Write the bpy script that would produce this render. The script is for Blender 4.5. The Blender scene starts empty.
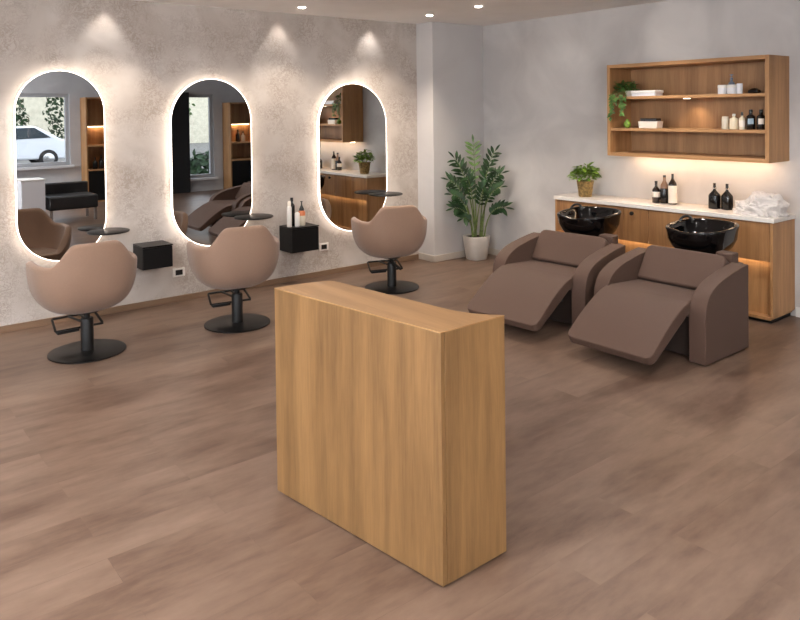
import bpy, bmesh, math, random
from mathutils import Vector, Matrix, noise
random.seed(7)
S = bpy.context.scene
COL = S.collection
PI = math.pi

# ------------------------------------------------------------------ materials
def new_mat(name):
    m = bpy.data.materials.new(name); m.use_nodes = True
    nt = m.node_tree
    return m, nt, nt.nodes['Principled BSDF']

def lin(c):
    return tuple((v/12.92 if v <= .04045 else ((v+.055)/1.055)**2.4) for v in (x/255 for x in c)) + (1,)

def plain(name, rgb, rough=.5, metal=0.0, spec=.5, bump=0.0, bscale=60, var=0.0, coat=0.0):
    m, nt, b = new_mat(name)
    b.inputs['Base Color'].default_value = lin(rgb)
    b.inputs['Roughness'].default_value = rough
    b.inputs['Metallic'].default_value = metal
    b.inputs['Specular IOR Level'].default_value = spec
    b.inputs['Coat Weight'].default_value = coat
    tc = nt.nodes.new('ShaderNodeTexCoord')
    n = nt.nodes.new('ShaderNodeTexNoise'); n.inputs['Scale'].default_value = bscale
    n.inputs['Detail'].default_value = 4
    nt.links.new(tc.outputs['Object'], n.inputs['Vector'])
    if var > 0:
        r = nt.nodes.new('ShaderNodeValToRGB')
        a = lin([max(0, c*(1-var)) for c in rgb]); c2 = lin([min(255, c*(1+var)) for c in rgb])
        r.color_ramp.elements[0].position = .35; r.color_ramp.elements[1].position = .65
        r.color_ramp.elements[0].color = a; r.color_ramp.elements[1].color = c2
        nt.links.new(n.outputs['Fac'], r.inputs['Fac']); nt.links.new(r.outputs['Color'], b.inputs['Base Color'])
    if bump > 0:
        bp = nt.nodes.new('ShaderNodeBump'); bp.inputs['Strength'].default_value = bump
        bp.inputs['Distance'].default_value = .01
        nt.links.new(n.outputs['Fac'], bp.inputs['Height']); nt.links.new(bp.outputs['Normal'], b.inputs['Normal'])
    return m

def emit(name, rgb, strength):
    m, nt, b = new_mat(name)
    b.inputs['Base Color'].default_value = (.8, .8, .8, 1)
    b.inputs['Emission Color'].default_value = rgb + (1,)
    b.inputs['Emission Strength'].default_value = strength
    return m

def wood(name, dark, light, axis, rough=.45, streak=16, board=.11):
    """timber veneer with the grain running along the given axis"""
    m, nt, b = new_mat(name)
    N = nt.nodes.new; L = nt.links.new
    tc = N('ShaderNodeTexCoord'); mp = N('ShaderNodeMapping')
    L(tc.outputs['Object'], mp.inputs['Vector'])
    sc = [1, 1, 1]; sc['xyz'.index(axis)] = .06
    mp.inputs['Scale'].default_value = sc
    n1 = N('ShaderNodeTexNoise'); n1.inputs['Scale'].default_value = streak; n1.inputs['Detail'].default_value = 6
    n1.inputs['Roughness'].default_value = .62; n1.inputs['Distortion'].default_value = .35
    L(mp.outputs['Vector'], n1.inputs['Vector'])
    n2 = N('ShaderNodeTexNoise'); n2.inputs['Scale'].default_value = streak*9; n2.inputs['Detail'].default_value = 3
    L(mp.outputs['Vector'], n2.inputs['Vector'])
    # broad veneer leaves
    n3 = N('ShaderNodeTexNoise'); n3.inputs['Scale'].default_value = 1.0/board*.55; n3.inputs['Detail'].default_value = 1
    mp3 = N('ShaderNodeMapping'); s3 = [1, 1, 1]; s3['xyz'.index(axis)] = .02; mp3.inputs['Scale'].default_value = s3
    L(tc.outputs['Object'], mp3.inputs['Vector']); L(mp3.outputs['Vector'], n3.inputs['Vector'])
    m1 = N('ShaderNodeMath'); m1.operation = 'MULTIPLY_ADD'; m1.inputs[1].default_value = .55
    L(n1.outputs['Fac'], m1.inputs[0])
    m2 = N('ShaderNodeMath'); m2.operation = 'MULTIPLY'; m2.inputs[1].default_value = .18
    L(n2.outputs['Fac'], m2.inputs[0]); L(m2.outputs[0], m1.inputs[2])
    m3 = N('ShaderNodeMath'); m3.operation = 'MULTIPLY_ADD'; m3.inputs[1].default_value = .38
    L(n3.outputs['Fac'], m3.inputs[0]); L(m1.outputs[0], m3.inputs[2])
    r = N('ShaderNodeValToRGB')
    r.color_ramp.elements[0].position = .38; r.color_ramp.elements[0].color = lin(dark)
    r.color_ramp.elements[1].position = .72; r.color_ramp.elements[1].color = lin(light)
    L(m3.outputs[0], r.inputs['Fac']); L(r.outputs['Color'], b.inputs['Base Color'])
    b.inputs['Roughness'].default_value = rough
    bp = N('ShaderNodeBump'); bp.inputs['Strength'].default_value = .12; bp.inputs['Distance'].default_value = .003
    L(m1.outputs[0], bp.inputs['Height']); L(bp.outputs['Normal'], b.inputs['Normal'])
    return m

def mat_stucco():
    m, nt, b = new_mat('troweled stucco')
    N = nt.nodes.new; L = nt.links.new
    tc = N('ShaderNodeTexCoord')
    big = N('ShaderNodeTexNoise'); big.inputs['Scale'].default_value = 3.1; big.inputs['Detail'].default_value = 5
    L(tc.outputs['Object'], big.inputs['Vector'])
    patch = N('ShaderNodeValToRGB'); patch.color_ramp.elements[0].position = .40; patch.color_ramp.elements[1].position = .60
    L(big.outputs['Fac'], patch.inputs['Fac'])
    def ridged(scale, dist, lo, hi):
        f = N('ShaderNodeTexNoise'); f.inputs['Scale'].default_value = scale; f.inputs['Detail'].default_value = 5
        f.inputs['Roughness'].default_value = .62; f.inputs['Distortion'].default_value = dist
        L(tc.outputs['Object'], f.inputs['Vector'])
        r = N('ShaderNodeValToRGB')
        r.color_ramp.elements[0].position = lo; r.color_ramp.elements[0].color = (0, 0, 0, 1)
        r.color_ramp.elements[1].position = hi; r.color_ramp.elements[1].color = (0, 0, 0, 1)
        e = r.color_ramp.elements.new((lo+hi)/2); e.color = (1, 1, 1, 1)
        L(f.outputs['Fac'], r.inputs['Fac']); return r.outputs['Color']
    r1 = ridged(9, 1.3, .465, .535); r2 = ridged(19, 1.0, .45, .55)
    mxr = N('ShaderNodeMath'); mxr.operation = 'MAXIMUM'; L(r1, mxr.inputs[0]); L(r2, mxr.inputs[1])
    mask = N('ShaderNodeMath'); mask.operation = 'MULTIPLY'
    L(mxr.outputs[0], mask.inputs[0]); L(patch.outputs['Color'], mask.inputs[1])
    tone = N('ShaderNodeTexNoise'); tone.inputs['Scale'].default_value = 1.7; tone.inputs['Detail'].default_value = 6; tone.inputs['Distortion'].default_value = 1.0
    L(tc.outputs['Object'], tone.inputs['Vector'])
    base = N('ShaderNodeValToRGB')
    base.color_ramp.elements[0].position = .35; base.color_ramp.elements[0].color = lin((184, 174, 165))
    base.color_ramp.elements[1].position = .65; base.color_ramp.elements[1].color = lin((202, 194, 187))
    L(tone.outputs['Fac'], base.inputs['Fac'])
    mx = N('ShaderNodeMixRGB'); mx.inputs['Color2'].default_value = lin((150, 134, 121))
    half = N('ShaderNodeMath'); half.operation = 'MULTIPLY'; half.inputs[1].default_value = .62
    L(mask.outputs[0], half.inputs[0]); L(half.outputs[0], mx.inputs['Fac']); L(base.outputs['Color'], mx.inputs['Color1'])
    L(mx.outputs['Color'], b.inputs['Base Color'])
    b.inputs['Roughness'].default_value = .75
    b.inputs['Specular IOR Level'].default_value = .25
    hm = N('ShaderNodeMath'); hm.operation = 'MULTIPLY_ADD'; hm.inputs[1].default_value = -1.0
    L(mask.outputs[0], hm.inputs[0]); L(tone.outputs['Fac'], hm.inputs[2])
    bp = N('ShaderNodeBump'); bp.inputs['Strength'].default_value = .4; bp.inputs['Distance'].default_value = .01
    L(hm.outputs[0], bp.inputs['Height']); L(bp.outputs['Normal'], b.inputs['Normal'])
    return m

def mat_plaster(name, c1, c2, scale=1.6):
    m, nt, b = new_mat(name)
    N = nt.nodes.new; L = nt.links.new
    tc = N('ShaderNodeTexCoord')
    n = N('ShaderNodeTexNoise'); n.inputs['Scale'].default_value = scale; n.inputs['Detail'].default_value = 5
    n.inputs['Distortion'].default_value = .8
    L(tc.outputs['Object'], n.inputs['Vector'])
    r = N('ShaderNodeValToRGB'); r.color_ramp.elements[0].position = .35; r.color_ramp.elements[1].position = .65
    r.color_ramp.elements[0].color = lin(c1); r.color_ramp.elements[1].color = lin(c2)
    L(n.outputs['Fac'], r.inputs['Fac']); L(r.outputs['Color'], b.inputs['Base Color'])
    b.inputs['Roughness'].default_value = .7; b.inputs['Specular IOR Level'].default_value = .3
    bp = N('ShaderNodeBump'); bp.inputs['Strength'].default_value = .08; bp.inputs['Distance'].default_value = .01
    L(n.outputs['Fac'], bp.inputs['Height']); L(bp.outputs['Normal'], b.inputs['Normal'])
    return m

def mat_floor():
    m, nt, b = new_mat('plank floor')
    N = nt.nodes.new; L = nt.links.new
    tc = N('ShaderNodeTexCoord')
    br = N('ShaderNodeTexBrick')
    br.inputs['Scale'].default_value = 1; br.inputs['Brick Width'].default_value = 1.35; br.inputs['Row Height'].default_value = .19
    br.inputs['Mortar Size'].default_value = .0012; br.inputs['Mortar Smooth'].default_value = .3; br.inputs['Bias'].default_value = 0
    br.inputs['Color1'].default_value = (.0, .0, .0, 1); br.inputs['Color2'].default_value = (1, 1, 1, 1); br.inputs['Mortar'].default_value = (.3, .3, .3, 1)
    br.offset = .37
    L(tc.outputs['Object'], br.inputs['Vector'])
    # offset the grain per plank
    mp = N('ShaderNodeMapping'); mp.inputs['Scale'].default_value = (.36, 1.25, 1)
    L(tc.outputs['Object'], mp.inputs['Vector'])
    add = N('ShaderNodeVectorMath'); add.operation = 'ADD'
    sc = N('ShaderNodeVectorMath'); sc.operation = 'SCALE'; sc.inputs['Scale'].default_value = .22
    L(br.outputs['Color'], sc.inputs[0]); L(mp.outputs['Vector'], add.inputs[0]); L(sc.outputs['Vector'], add.inputs[1])
    g = N('ShaderNodeTexNoise'); g.inputs['Scale'].default_value = 3.2; g.inputs['Detail'].default_value = 8; g.inputs['Roughness'].default_value = .66
    L(add.outputs['Vector'], g.inputs['Vector'])
    f = N('ShaderNodeTexNoise'); f.inputs['Scale'].default_value = 22; f.inputs['Detail'].default_value = 4
    L(add.outputs['Vector'], f.inputs['Vector'])
    a = N('ShaderNodeMath'); a.operation = 'MULTIPLY_ADD'; a.inputs[1].default_value = .03
    bw = N('ShaderNodeRGBToBW'); L(br.outputs['Color'], bw.inputs['Color'])
    L(bw.outputs['Val'], a.inputs[0])
    a2 = N('ShaderNodeMath'); a2.operation = 'MULTIPLY_ADD'; a2.inputs[1].default_value = .18
    L(f.outputs['Fac'], a2.inputs[0]); L(g.outputs['Fac'], a2.inputs[2]); L(a2.outputs[0], a.inputs[2])
    r = N('ShaderNodeValToRGB')
    r.color_ramp.elements[0].position = .44; r.color_ramp.elements[0].color = lin(FLOOR_D)
    r.color_ramp.elements[1].position = .82; r.color_ramp.elements[1].color = lin(FLOOR_L)
    e = r.color_ramp.elements.new(.63); e.color = lin(FLOOR_M)
    L(a.outputs[0], r.inputs['Fac'])
    mx = N('ShaderNodeMixRGB'); mx.blend_type = 'MULTIPLY'; mx.inputs['Color2'].default_value = (.92, .92, .92, 1)
    L(br.outputs['Fac'], mx.inputs['Fac']); L(r.outputs['Color'], mx.inputs['Color1'])
    L(mx.outputs['Color'], b.inputs['Base Color'])
    b.inputs['Roughness'].default_value = .36
    b.inputs['Specular IOR Level'].default_value = .4
    bp = N('ShaderNodeBump'); bp.inputs['Strength'].default_value = .08; bp.inputs['Distance'].default_value = .003
    L(a2.outputs[0], bp.inputs['Height']); L(bp.outputs['Normal'], b.inputs['Normal'])
    return m

def mat_fabric(name, rgb, rough=.8, scale=420, sheen=.25):
    m = plain(name, rgb, rough, bump=.25, bscale=scale, var=.06, spec=.25)
    b = m.node_tree.nodes['Principled BSDF']
    b.inputs['Sheen Weight'].default_value = sheen; b.inputs['Sheen Roughness'].default_value = .5
    return m

def mat_glass(name, tint=(1, 1, 1, 1), gloss=.08):
    m = bpy.data.materials.new(name); m.use_nodes = True
    nt = m.node_tree; nt.nodes.clear(); N = nt.nodes.new; L = nt.links.new
    o = N('ShaderNodeOutputMaterial'); t = N('ShaderNodeBsdfTransparent'); t.inputs['Color'].default_value = tint
    g = N('ShaderNodeBsdfGlossy'); g.inputs['Roughness'].default_value = .02
    mx = N('ShaderNodeMixShader'); lw = N('ShaderNodeLayerWeight'); lw.inputs['Blend'].default_value = .25
    mul = N('ShaderNodeMath'); mul.operation = 'MULTIPLY_ADD'; mul.inputs[1].default_value = .5; mul.inputs[2].default_value = gloss*.5
    L(lw.outputs['Fresnel'], mul.inputs[0])
    L(mul.outputs[0], mx.inputs['Fac']); L(t.outputs[0], mx.inputs[1]); L(g.outputs[0], mx.inputs[2]); L(mx.outputs[0], o.inputs['Surface'])
    return m

FLOOR_D, FLOOR_M, FLOOR_L = (84, 63, 51), (109, 88, 74), (124, 103, 88)
M = {}
M['stucco'] = mat_stucco()
M['grey_plaster'] = mat_plaster('grey plaster', (182, 178, 176), (200, 196, 193))
M['white_plaster'] = mat_plaster('white plaster', (192, 189, 188), (198, 195, 194))
M['ceiling'] = plain('ceiling paint', (240, 237, 235), .9, var=.01, bscale=3)
M['lounge_wall'] = plain('lounge wall paint', (196, 198, 201), .85, var=.02, bscale=3)
M['floor'] = mat_floor()
M['skirt_wood'] = wood('skirting wood', (110, 86, 66), (142, 114, 90), 'x', .5)
M['skirt_pale'] = plain('pale skirting', (190, 180, 168), .6, var=.02)
M['skirt_white'] = plain('white skirting', (225, 222, 218), .5)
M['oak_z'] = wood('oak veneer upright', (92, 66, 38), (144, 109, 69), 'z', .42)
M['oak_x'] = wood('oak veneer lengthwise', (134, 98, 60), (171, 132, 89), 'y', .42)
M['cab_z'] = wood('cabinet veneer upright', (136, 94, 56), (192, 146, 98), 'z', .45)
M['cab_y'] = wood('cabinet veneer lengthwise', (150, 106, 66), (198, 152, 104), 'y', .45)
M['cab_front'] = wood('drawer front veneer', (118, 80, 46), (170, 124, 80), 'z', .45)
M['case_back'] = wood('case back veneer', (132, 96, 64), (178, 136, 96), 'z', .5)
M['stone'] = plain('white worktop', (220, 213, 205), .25, var=.02, bscale=30)
M['black_metal'] = plain('matt black metal', (20, 19, 19), .5, .3, bump=.03, bscale=200)
M['black_satin'] = plain('satin black steel', (42, 41, 41), .38, .85, bump=.03, bscale=150)
M['black_box'] = plain('black lacquer board', (13, 13, 14), .45, spec=.3, bump=.02, bscale=120)
M['steel'] = plain('chromed steel', (190, 190, 190), .2, 1.0)
M['black_ceramic'] = plain('glossy black ceramic', (6, 6, 7), .05, spec=.45, var=.02)
M['chair_fabric'] = mat_fabric('taupe leatherette', (138, 111, 93), .6)
M['recl_fabric'] = mat_fabric('dark brown leatherette', (83, 63, 53), .58, 300, .03)
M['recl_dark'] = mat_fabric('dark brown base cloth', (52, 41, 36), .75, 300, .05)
M['mirror'] = plain('silvered glass', (204, 206, 208), .0, 1.0)
M['mirror_back'] = plain('mirror backing', (150, 148, 145), .6)
M['plastic_white'] = plain('white plastic', (226, 222, 216), .4)
M['plastic_black'] = plain('black plastic', (22, 22, 22), .35)
M['pot_white'] = plain('white ceramic pot', (205, 198, 188), .45, var=.02, bscale=12)
M['soil'] = plain('potting soil', (52, 38, 28), .95, bump=.8, bscale=90, var=.3)
M['leaf_dark'] = plain('dark glossy leaf', (32, 58, 28), .5, spec=.3, var=.28, bscale=14)
M['leaf_mid'] = plain('mid green leaf', (78, 110, 50), .45, var=.25, bscale=18)
M['leaf_bright'] = plain('bright green leaf', (104, 132, 44), .45, var=.28, bscale=40)
M['stem'] = plain('green stem', (104, 120, 66), .5, var=.15, bscale=30)
M['gold'] = plain('mottled gold pot', (140, 114, 68), .5, .2, var=.2, bscale=45, bump=.1)
M['towel'] = mat_fabric('white terry towel', (204, 197, 192), .95, 500, .3)
M['bottle_brown'] = plain('dark amber bottle', (38, 24, 18), .18, coat=.3)
M['bottle_black'] = plain('black bottle', (16, 13, 12), .16)
M['bottle_amber'] = plain('amber pink glass', (146, 114, 92), .25)
M['bottle_cream'] = plain('cream bottle', (214, 202, 176), .35)
M['bottle_clear'] = plain('pale clear glass', (200, 192, 174), .12)
M['label_white'] = plain('white paper label', (230, 220, 206), .6)
M['label_blue'] = plain('pale blue label', (150, 172, 186), .6)
M['label_orange'] = plain('orange liquid', (206, 120, 76), .3)
M['jar_white'] = plain('white jar', (222, 222, 226), .4)
M['jar_grey'] = plain('grey plastic', (112, 120, 136), .35)
M['led'] = emit('warm led', (1, .80, .58), 26)
M['led_rim'] = emit('mirror led', (1, .85, .72), 3.7)
M['led_strip'] = emit('strip led', (1, .72, .46), 22)
M['led_soft'] = emit('cabinet strip led', (1, .78, .52), 9)
M['lamp'] = emit('downlight lens', (1, .9, .78), 14)
M['puck'] = emit('puck lens', (1, .86, .66), 2.2)
M['lamp_trim'] = plain('white lamp trim', (225, 222, 218), .5)
M['glass'] = mat_glass('window glass')
M['frame_grey'] = plain('grey window frame', (176, 178, 182), .5)
M['frame_white'] = plain('white window frame', (216, 218, 222), .5)
M['asphalt'] = plain('street paving', (120, 118, 116), .9, var=.1, bscale=20)
M['car_paint'] = plain('white car paint', (214, 218, 224), .25, coat=.5)
M['car_glass'] = plain('tinted car glass', (48, 58, 66), .1)
M['tyre'] = plain('tyre rubber', (28, 28, 30), .8)
M['bark'] = plain('pale tree bark', (134, 124, 104), .9, bump=.6, bscale=20, var=.2)
M['facade'] = plain('cream facade', (214, 208, 188), .9, var=.05, bscale=4)
M['curtain'] = plain('black column paint', (26, 28, 30), .7)
M['sofa_black'] = plain('black leather', (30, 30, 32), .45)

# ------------------------------------------------------------------ mesh helpers
def bx(bm, x0, x1, y0, y1, z0, z1):
    x0, x1 = min(x0, x1), max(x0, x1); y0, y1 = min(y0, y1), max(y0, y1); z0, z1 = min(z0, z1), max(z0, z1)
    v = [bm.verts.new(p) for p in ((x0,y0,z0),(x1,y0,z0),(x1,y1,z0),(x0,y1,z0),(x0,y0,z1),(x1,y0,z1),(x1,y1,z1),(x0,y1,z1))]
    for f in ((3,2,1,0),(4,5,6,7),(0,1,5,4),(1,2,6,5),(2,3,7,6),(3,0,4,7)):
        bm.faces.new([v[i] for i in f])

def prism(bm, poly, a0, a1, axis='z'):
    """polygon extruded along an axis; poly in the two remaining axes (x,y / x,z / y,z)"""
    def P(u, v, w):
        return {'z': (u, v, w), 'y': (u, w, v), 'x': (w, u, v)}[axis]
    lo = [bm.verts.new(P(u, v, a0)) for u, v in poly]; hi = [bm.verts.new(P(u, v, a1)) for u, v in poly]
    n = len(poly)
    fs = [bm.faces.new(lo), bm.faces.new(hi)]
    for i in range(n):
        fs.append(bm.faces.new([lo[i], lo[(i+1) % n], hi[(i+1) % n], hi[i]]))
    bmesh.ops.recalc_face_normals(bm, faces=fs)

def lathe(bm, prof, seg=32, cx=0, cy=0, shape=None):
    """prof: (r, z) from bottom to top"""
    rings = []
    for r, z in prof:
        if r < 1e-6:
            rings.append([bm.verts.new((cx, cy, z))]); continue
        ring = []
        for i in range(seg):
            a = 2*PI*i/seg
            k = shape(a) if shape else 1
            ring.append(bm.verts.new((cx + r*k*math.cos(a), cy + r*k*math.sin(a), z)))
        rings.append(ring)
    fs = []
    for A, B in zip(rings[:-1], rings[1:]):
        if len(A) == 1 and len(B) == 1: continue
        for i in range(seg):
            j = (i+1) % seg
            if len(A) == 1: fs.append(bm.faces.new([A[0], B[j], B[i]]))
            elif len(B) == 1: fs.append(bm.faces.new([A[i], A[j], B[0]]))
            else: fs.append(bm.faces.new([A[i], A[j], B[j], B[i]]))
    if len(rings[0]) > 1: fs.append(bm.faces.new(list(reversed(rings[0]))))
    if len(rings[-1]) > 1: fs.append(bm.faces.new(rings[-1]))
    bmesh.ops.recalc_face_normals(bm, faces=fs)

def tube(bm, pts, r, seg=10, closed=False, taper=None):
    pts = [Vector(p) for p in pts]; n = len(pts); rings = []
    prev = None
    for i, p in enumerate(pts):
        if closed: t = (pts[(i+1) % n] - pts[i-1])
        else: t = pts[min(i+1, n-1)] - pts[max(i-1, 0)]
        t.normalize()
        if prev is None:
            u = t.orthogonal().normalized()
        else:
            u = (prev - t*prev.dot(t)).normalized()
        prev = u; w = t.cross(u)
        rr = r if taper is None else r + (taper - r)*i/(n-1)
        rings.append([bm.verts.new(p + u*rr*math.cos(2*PI*k/seg) + w*rr*math.sin(2*PI*k/seg)) for k in range(seg)])
    m = n if closed else n-1
    fs = []
    for i in range(m):
        A, B = rings[i], rings[(i+1) % n]
        for k in range(seg):
            fs.append(bm.faces.new([A[k], A[(k+1) % seg], B[(k+1) % seg], B[k]]))
    if not closed:
        fs.append(bm.faces.new(rings[0])); fs.append(bm.faces.new(rings[-1]))
    bmesh.ops.recalc_face_normals(bm, faces=fs)

def leaf(bm, p, d, n, L, W, bend=.15, fold=.25):
    """a lanceolate leaf from p along d, facing n, folded along its midrib and drooping"""
    d = Vector(d).normalized(); n = Vector(n); n = (n - d*n.dot(d))
    n = n.normalized() if n.length > 1e-4 else d.orthogonal().normalized()
    s = d.cross(n); mid = []; le = []; ri = []
    for t, w in ((0, .1), (.3, .85), (.6, 1), (.85, .55), (1, .04)):
        c = Vector(p) + d*L*t - n*bend*L*t*t
        mid.append(bm.verts.new(c))
        le.append(bm.verts.new(c + s*W*.5*w + n*fold*W*.5*w)); ri.append(bm.verts.new(c - s*W*.5*w + n*fold*W*.5*w))
    for i in range(4):
        bm.faces.new([mid[i], mid[i+1], le[i+1], le[i]]); bm.faces.new([ri[i], ri[i+1], mid[i+1], mid[i]])

def obj(name, bm, m, parent=None, loc=(0, 0, 0), smooth=False, bevel=0, seg=3, subd=0, rot=None, angle=40):
    me = bpy.data.meshes.new(name); bm.to_mesh(me); bm.free()
    o = bpy.data.objects.new(name, me); COL.objects.link(o)
    me.materials.append(M[m] if isinstance(m, str) else m)
    o.location = loc
    if rot: o.rotation_euler = rot
    if parent: o.parent = parent
    if bevel > 0:
        b = o.modifiers.new('bevel', 'BEVEL'); b.width = bevel; b.segments = seg; b.limit_method = 'ANGLE'
        b.angle_limit = math.radians(30); b.harden_normals = False
    if subd:
        s = o.modifiers.new('subd', 'SUBSURF'); s.levels = subd; s.render_levels = subd
    if smooth or bevel > 0 or subd:
        for f in me.polygons: f.use_smooth = True
        if not subd:
            try:
                me.set_sharp_from_angle(angle=math.radians(angle))
            except Exception: pass
    return o

def BM(): return bmesh.new()
def box_obj(name, m, parent, *d, bevel=0, loc=(0, 0, 0), rot=None, seg=2):
    bm = BM(); bx(bm, *d); return obj(name, bm, m, parent, loc=loc, bevel=bevel, rot=rot, seg=seg)

def tag(o, label, cat, group=None):
    o['label'] = label; o['category'] = cat
    if group: o['group'] = group
    return o
def thing(name, label, cat, loc=(0, 0, 0), rz=0, group=None):
    o = bpy.data.objects.new(name, None); COL.objects.link(o); o.empty_display_size = .1
    o.location = loc; o.rotation_euler = (0, 0, rz)
    return tag(o, label, cat, group)
def struct(o):
    o['kind'] = 'structure'; return o
def copy_tree(o, parent=None):
    c = o.copy(); COL.objects.link(c)
    if parent: c.parent = parent
    for ch in list(o.children): copy_tree(ch, c)
    return c

# ------------------------------------------------------------------ camera
f_px, y_pp = 727.2441, 124.1004
cam = bpy.data.cameras.new('camera'); co = bpy.data.objects.new('camera', cam); COL.objects.link(co)
rt, up, fw = Vector((.7815, -.6238, -.012)).normalized(), Vector((.0212, .0074, .99975)), Vector((.6237, .7814, -.019)).normalized()
up = rt.cross(fw).normalized(); rt = fw.cross(up).normalized()
mat = Matrix((rt, up, -fw)).transposed().to_4x4(); mat.translation = (0, -6.5529, 1.75)
co.matrix_world = mat
cam.sensor_fit = 'HORIZONTAL'; cam.sensor_width = 36; cam.lens = f_px/800*36
cam.shift_y = -(310 - y_pp)/800; cam.clip_start = .05
S.camera = co

# ------------------------------------------------------------------ room shell
XS, HC, XP, PD = 6.303, 2.758, 5.49, .285
XW, YF, XE = -4.0, -9.0, 9.0
YE = -4.6
struct(box_obj('floor', 'floor', None, XW-.2, XE+.2, YF-.2, .2, -.1, 0))
struct(box_obj('ceiling', 'ceiling', None, XW-.2, XE+.2, YF-.2, .2, HC, HC+.1))
struct(box_obj('wall_left', 'stucco', None, XW-.2, XP, 0, .2, 0, HC))
struct(box_obj('wall_corner', 'white_plaster', None, XP, XS+.2, -PD, .2, 0, HC))
struct(box_obj('wall_right', 'grey_plaster', None, XS, XS+.2, YE, -PD, 0, HC))
struct(box_obj('wall_alcove', 'lounge_wall', None, XS+.2, XE, YE, YE+.2, 0, HC))
struct(box_obj('wall_end', 'lounge_wall', None, XE, XE+.2, YF-.2, YE+.2, 0, HC))
# front wall with two windows behind the camera
W1 = (1.9, 3.9, .74, 2.16); W2 = (6.1, 6.95, .30, 2.16)
bm = BM()
bx(bm, XW-.2, W1[0], YF-.2, YF, 0, HC); bx(bm, W1[0], W1[1], YF-.2, YF, 0, W1[2]); bx(bm, W1[0], W1[1], YF-.2, YF, W1[3], HC)
bx(bm, W1[1], W2[0], YF-.2, YF, 0, HC); bx(bm, W2[0], W2[1], YF-.2, YF, 0, W2[2]); bx(bm, W2[0], W2[1], YF-.2, YF, W2[3], HC)
bx(bm, W2[1], XE, YF-.2, YF, 0, HC)
struct(obj('wall_front', bm, 'lounge_wall'))
# side wall; its unseen shop window is added for light from the left
W3 = (-8.2, -.9, .35, 2.55)
bm = BM()
bx(bm, XW-.2, XW, YF, W3[0], 0, HC); bx(bm, XW-.2, XW, W3[1], 0, 0, HC); bx(bm, XW-.2, XW, W3[0], W3[1], 0, W3[2]); bx(bm, XW-.2, XW, W3[0], W3[1], W3[3], HC)
struct(obj('wall_side', bm, 'lounge_wall'))
def window_y(name, w, y):
    x0, x1, z0, z1 = w; t = .07
    bm = BM()
    bx(bm, x0, x0+t, y-.12, y-.04, z0, z1); bx(bm, x1-t, x1, y-.12, y-.04, z0, z1)
    bx(bm, x0+t, x1-t, y-.12, y-.04, z0, z0+t); bx(bm, x0+t, x1-t, y-.12, y-.04, z1-t, z1)
    o = struct(obj(name, bm, 'frame_grey'))
    box_obj('pane', 'glass', o, x0+t, x1-t, y-.085, y-.08, z0+t, z1-t)
    box_obj('window_sill', 'frame_white', o, x0-.05, x1+.05, y-.04, y+.10, z0-.05, z0)
    return o
window_y('window_1', W1, YF); window_y('window_2', W2, YF)
bm = BM(); t = .07; x = XW
for yy in (W3[0], W3[0]+2.41, W3[0]+4.82, W3[1]-t): bx(bm, x-.12, x-.04, yy, yy+t, W3[2], W3[3])
bx(bm, x-.12, x-.04, W3[0], W3[1], W3[2], W3[2]+t); bx(bm, x-.12, x-.04, W3[0], W3[1], W3[3]-t, W3[3])
w3 = struct(obj('window_3', bm, 'frame_grey'))
box_obj('pane', 'glass', w3, x-.085, x-.08, W3[0], W3[1], W3[2]+t, W3[3]-t)
# skirtings
struct(box_obj('baseboard_left', 'skirt_wood', None, XW, XP, -.014, 0, 0, .055, bevel=.003))
bm = BM(); bx(bm, XP-.014, XS, -PD-.014, -PD, 0, .075); bx(bm, XP-.014, XP, -PD, 0, 0, .075)
struct(obj('baseboard_corner', bm, 'skirt_pale', bevel=.003))
bm = BM(); bx(bm, XS-.014, XS, -1.69, -PD-.014, 0, .075)
struct(obj('baseboard_right', bm, 'skirt_pale', bevel=.003))
bm = BM(); bx(bm, XS-.016, XS, YE, -3.9, 0, .08)
struct(obj('trim_1', bm, 'skirt_white', bevel=.003))

# ------------------------------------------------------------------ mirrors
def stadium(x0, x1, z0, z1, inset=0, n=24):
    x0 += inset; x1 -= inset; z0 += inset; z1 -= inset
    r = (x1-x0)/2; cx = (x0+x1)/2; pts = []
    for i in range(n+1):
        a = PI*i/n; pts.append((cx + r*math.cos(a), z1-r + r*math.sin(a)))
    for i in range(n+1):
        a = PI + PI*i/n; pts.append((cx + r*math.cos(a), z0+r + r*math.sin(a)))
    return pts
def wall_mirror(label, x0, x1, z0, z1):
    t = thing('wall_mirror', label, 'mirror', ((x0+x1)/2, 0, z0), 0, 'oval mirrors on the stucco wall')
    w = (x1-x0)/2; h = z1-z0
    bm = BM(); prism(bm, stadium(-w, w, 0, h, .001), -.05, -.044, 'y'); obj('mirror_glass', bm, 'mirror', t, smooth=True, angle=30)
    bm = BM(); prism(bm, stadium(-w, w, 0, h, .03), -.0435, -.002, 'y'); obj('backing', bm, 'mirror_back', t)
    bm = BM()
    o_ = stadium(-w, w, 0, h, -.005); i_ = stadium(-w, w, 0, h, .0)
    n = len(o_); V = []
    for pts, y in ((o_, -.049), (i_, -.049), (i_, -.018), (o_, -.018)):
        V.append([bm.verts.new((a, y, b)) for a, b in pts])
    for k in range(4):
        A, B = V[k], V[(k+1) % 4]
        for i in range(n): bm.faces.new([A[i], A[(i+1) % n], B[(i+1) % n], B[i]])
    bmesh.ops.recalc_face_normals(bm, faces=bm.faces)
    obj('light_rim', bm, 'led_rim', t, smooth=True)
    return t
wall_mirror('backlit oval wall mirror behind the nearest taupe chair, the leftmost mirror', 1.230, 1.922, .528, 2.113)
wall_mirror('backlit oval wall mirror between the two black wall boxes, the middle mirror', 2.514, 3.315, .486, 2.066)
wall_mirror('backlit oval wall mirror nearest the plant corner, the rightmost mirror', 4.101, 4.989, .444, 2.045)

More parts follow.
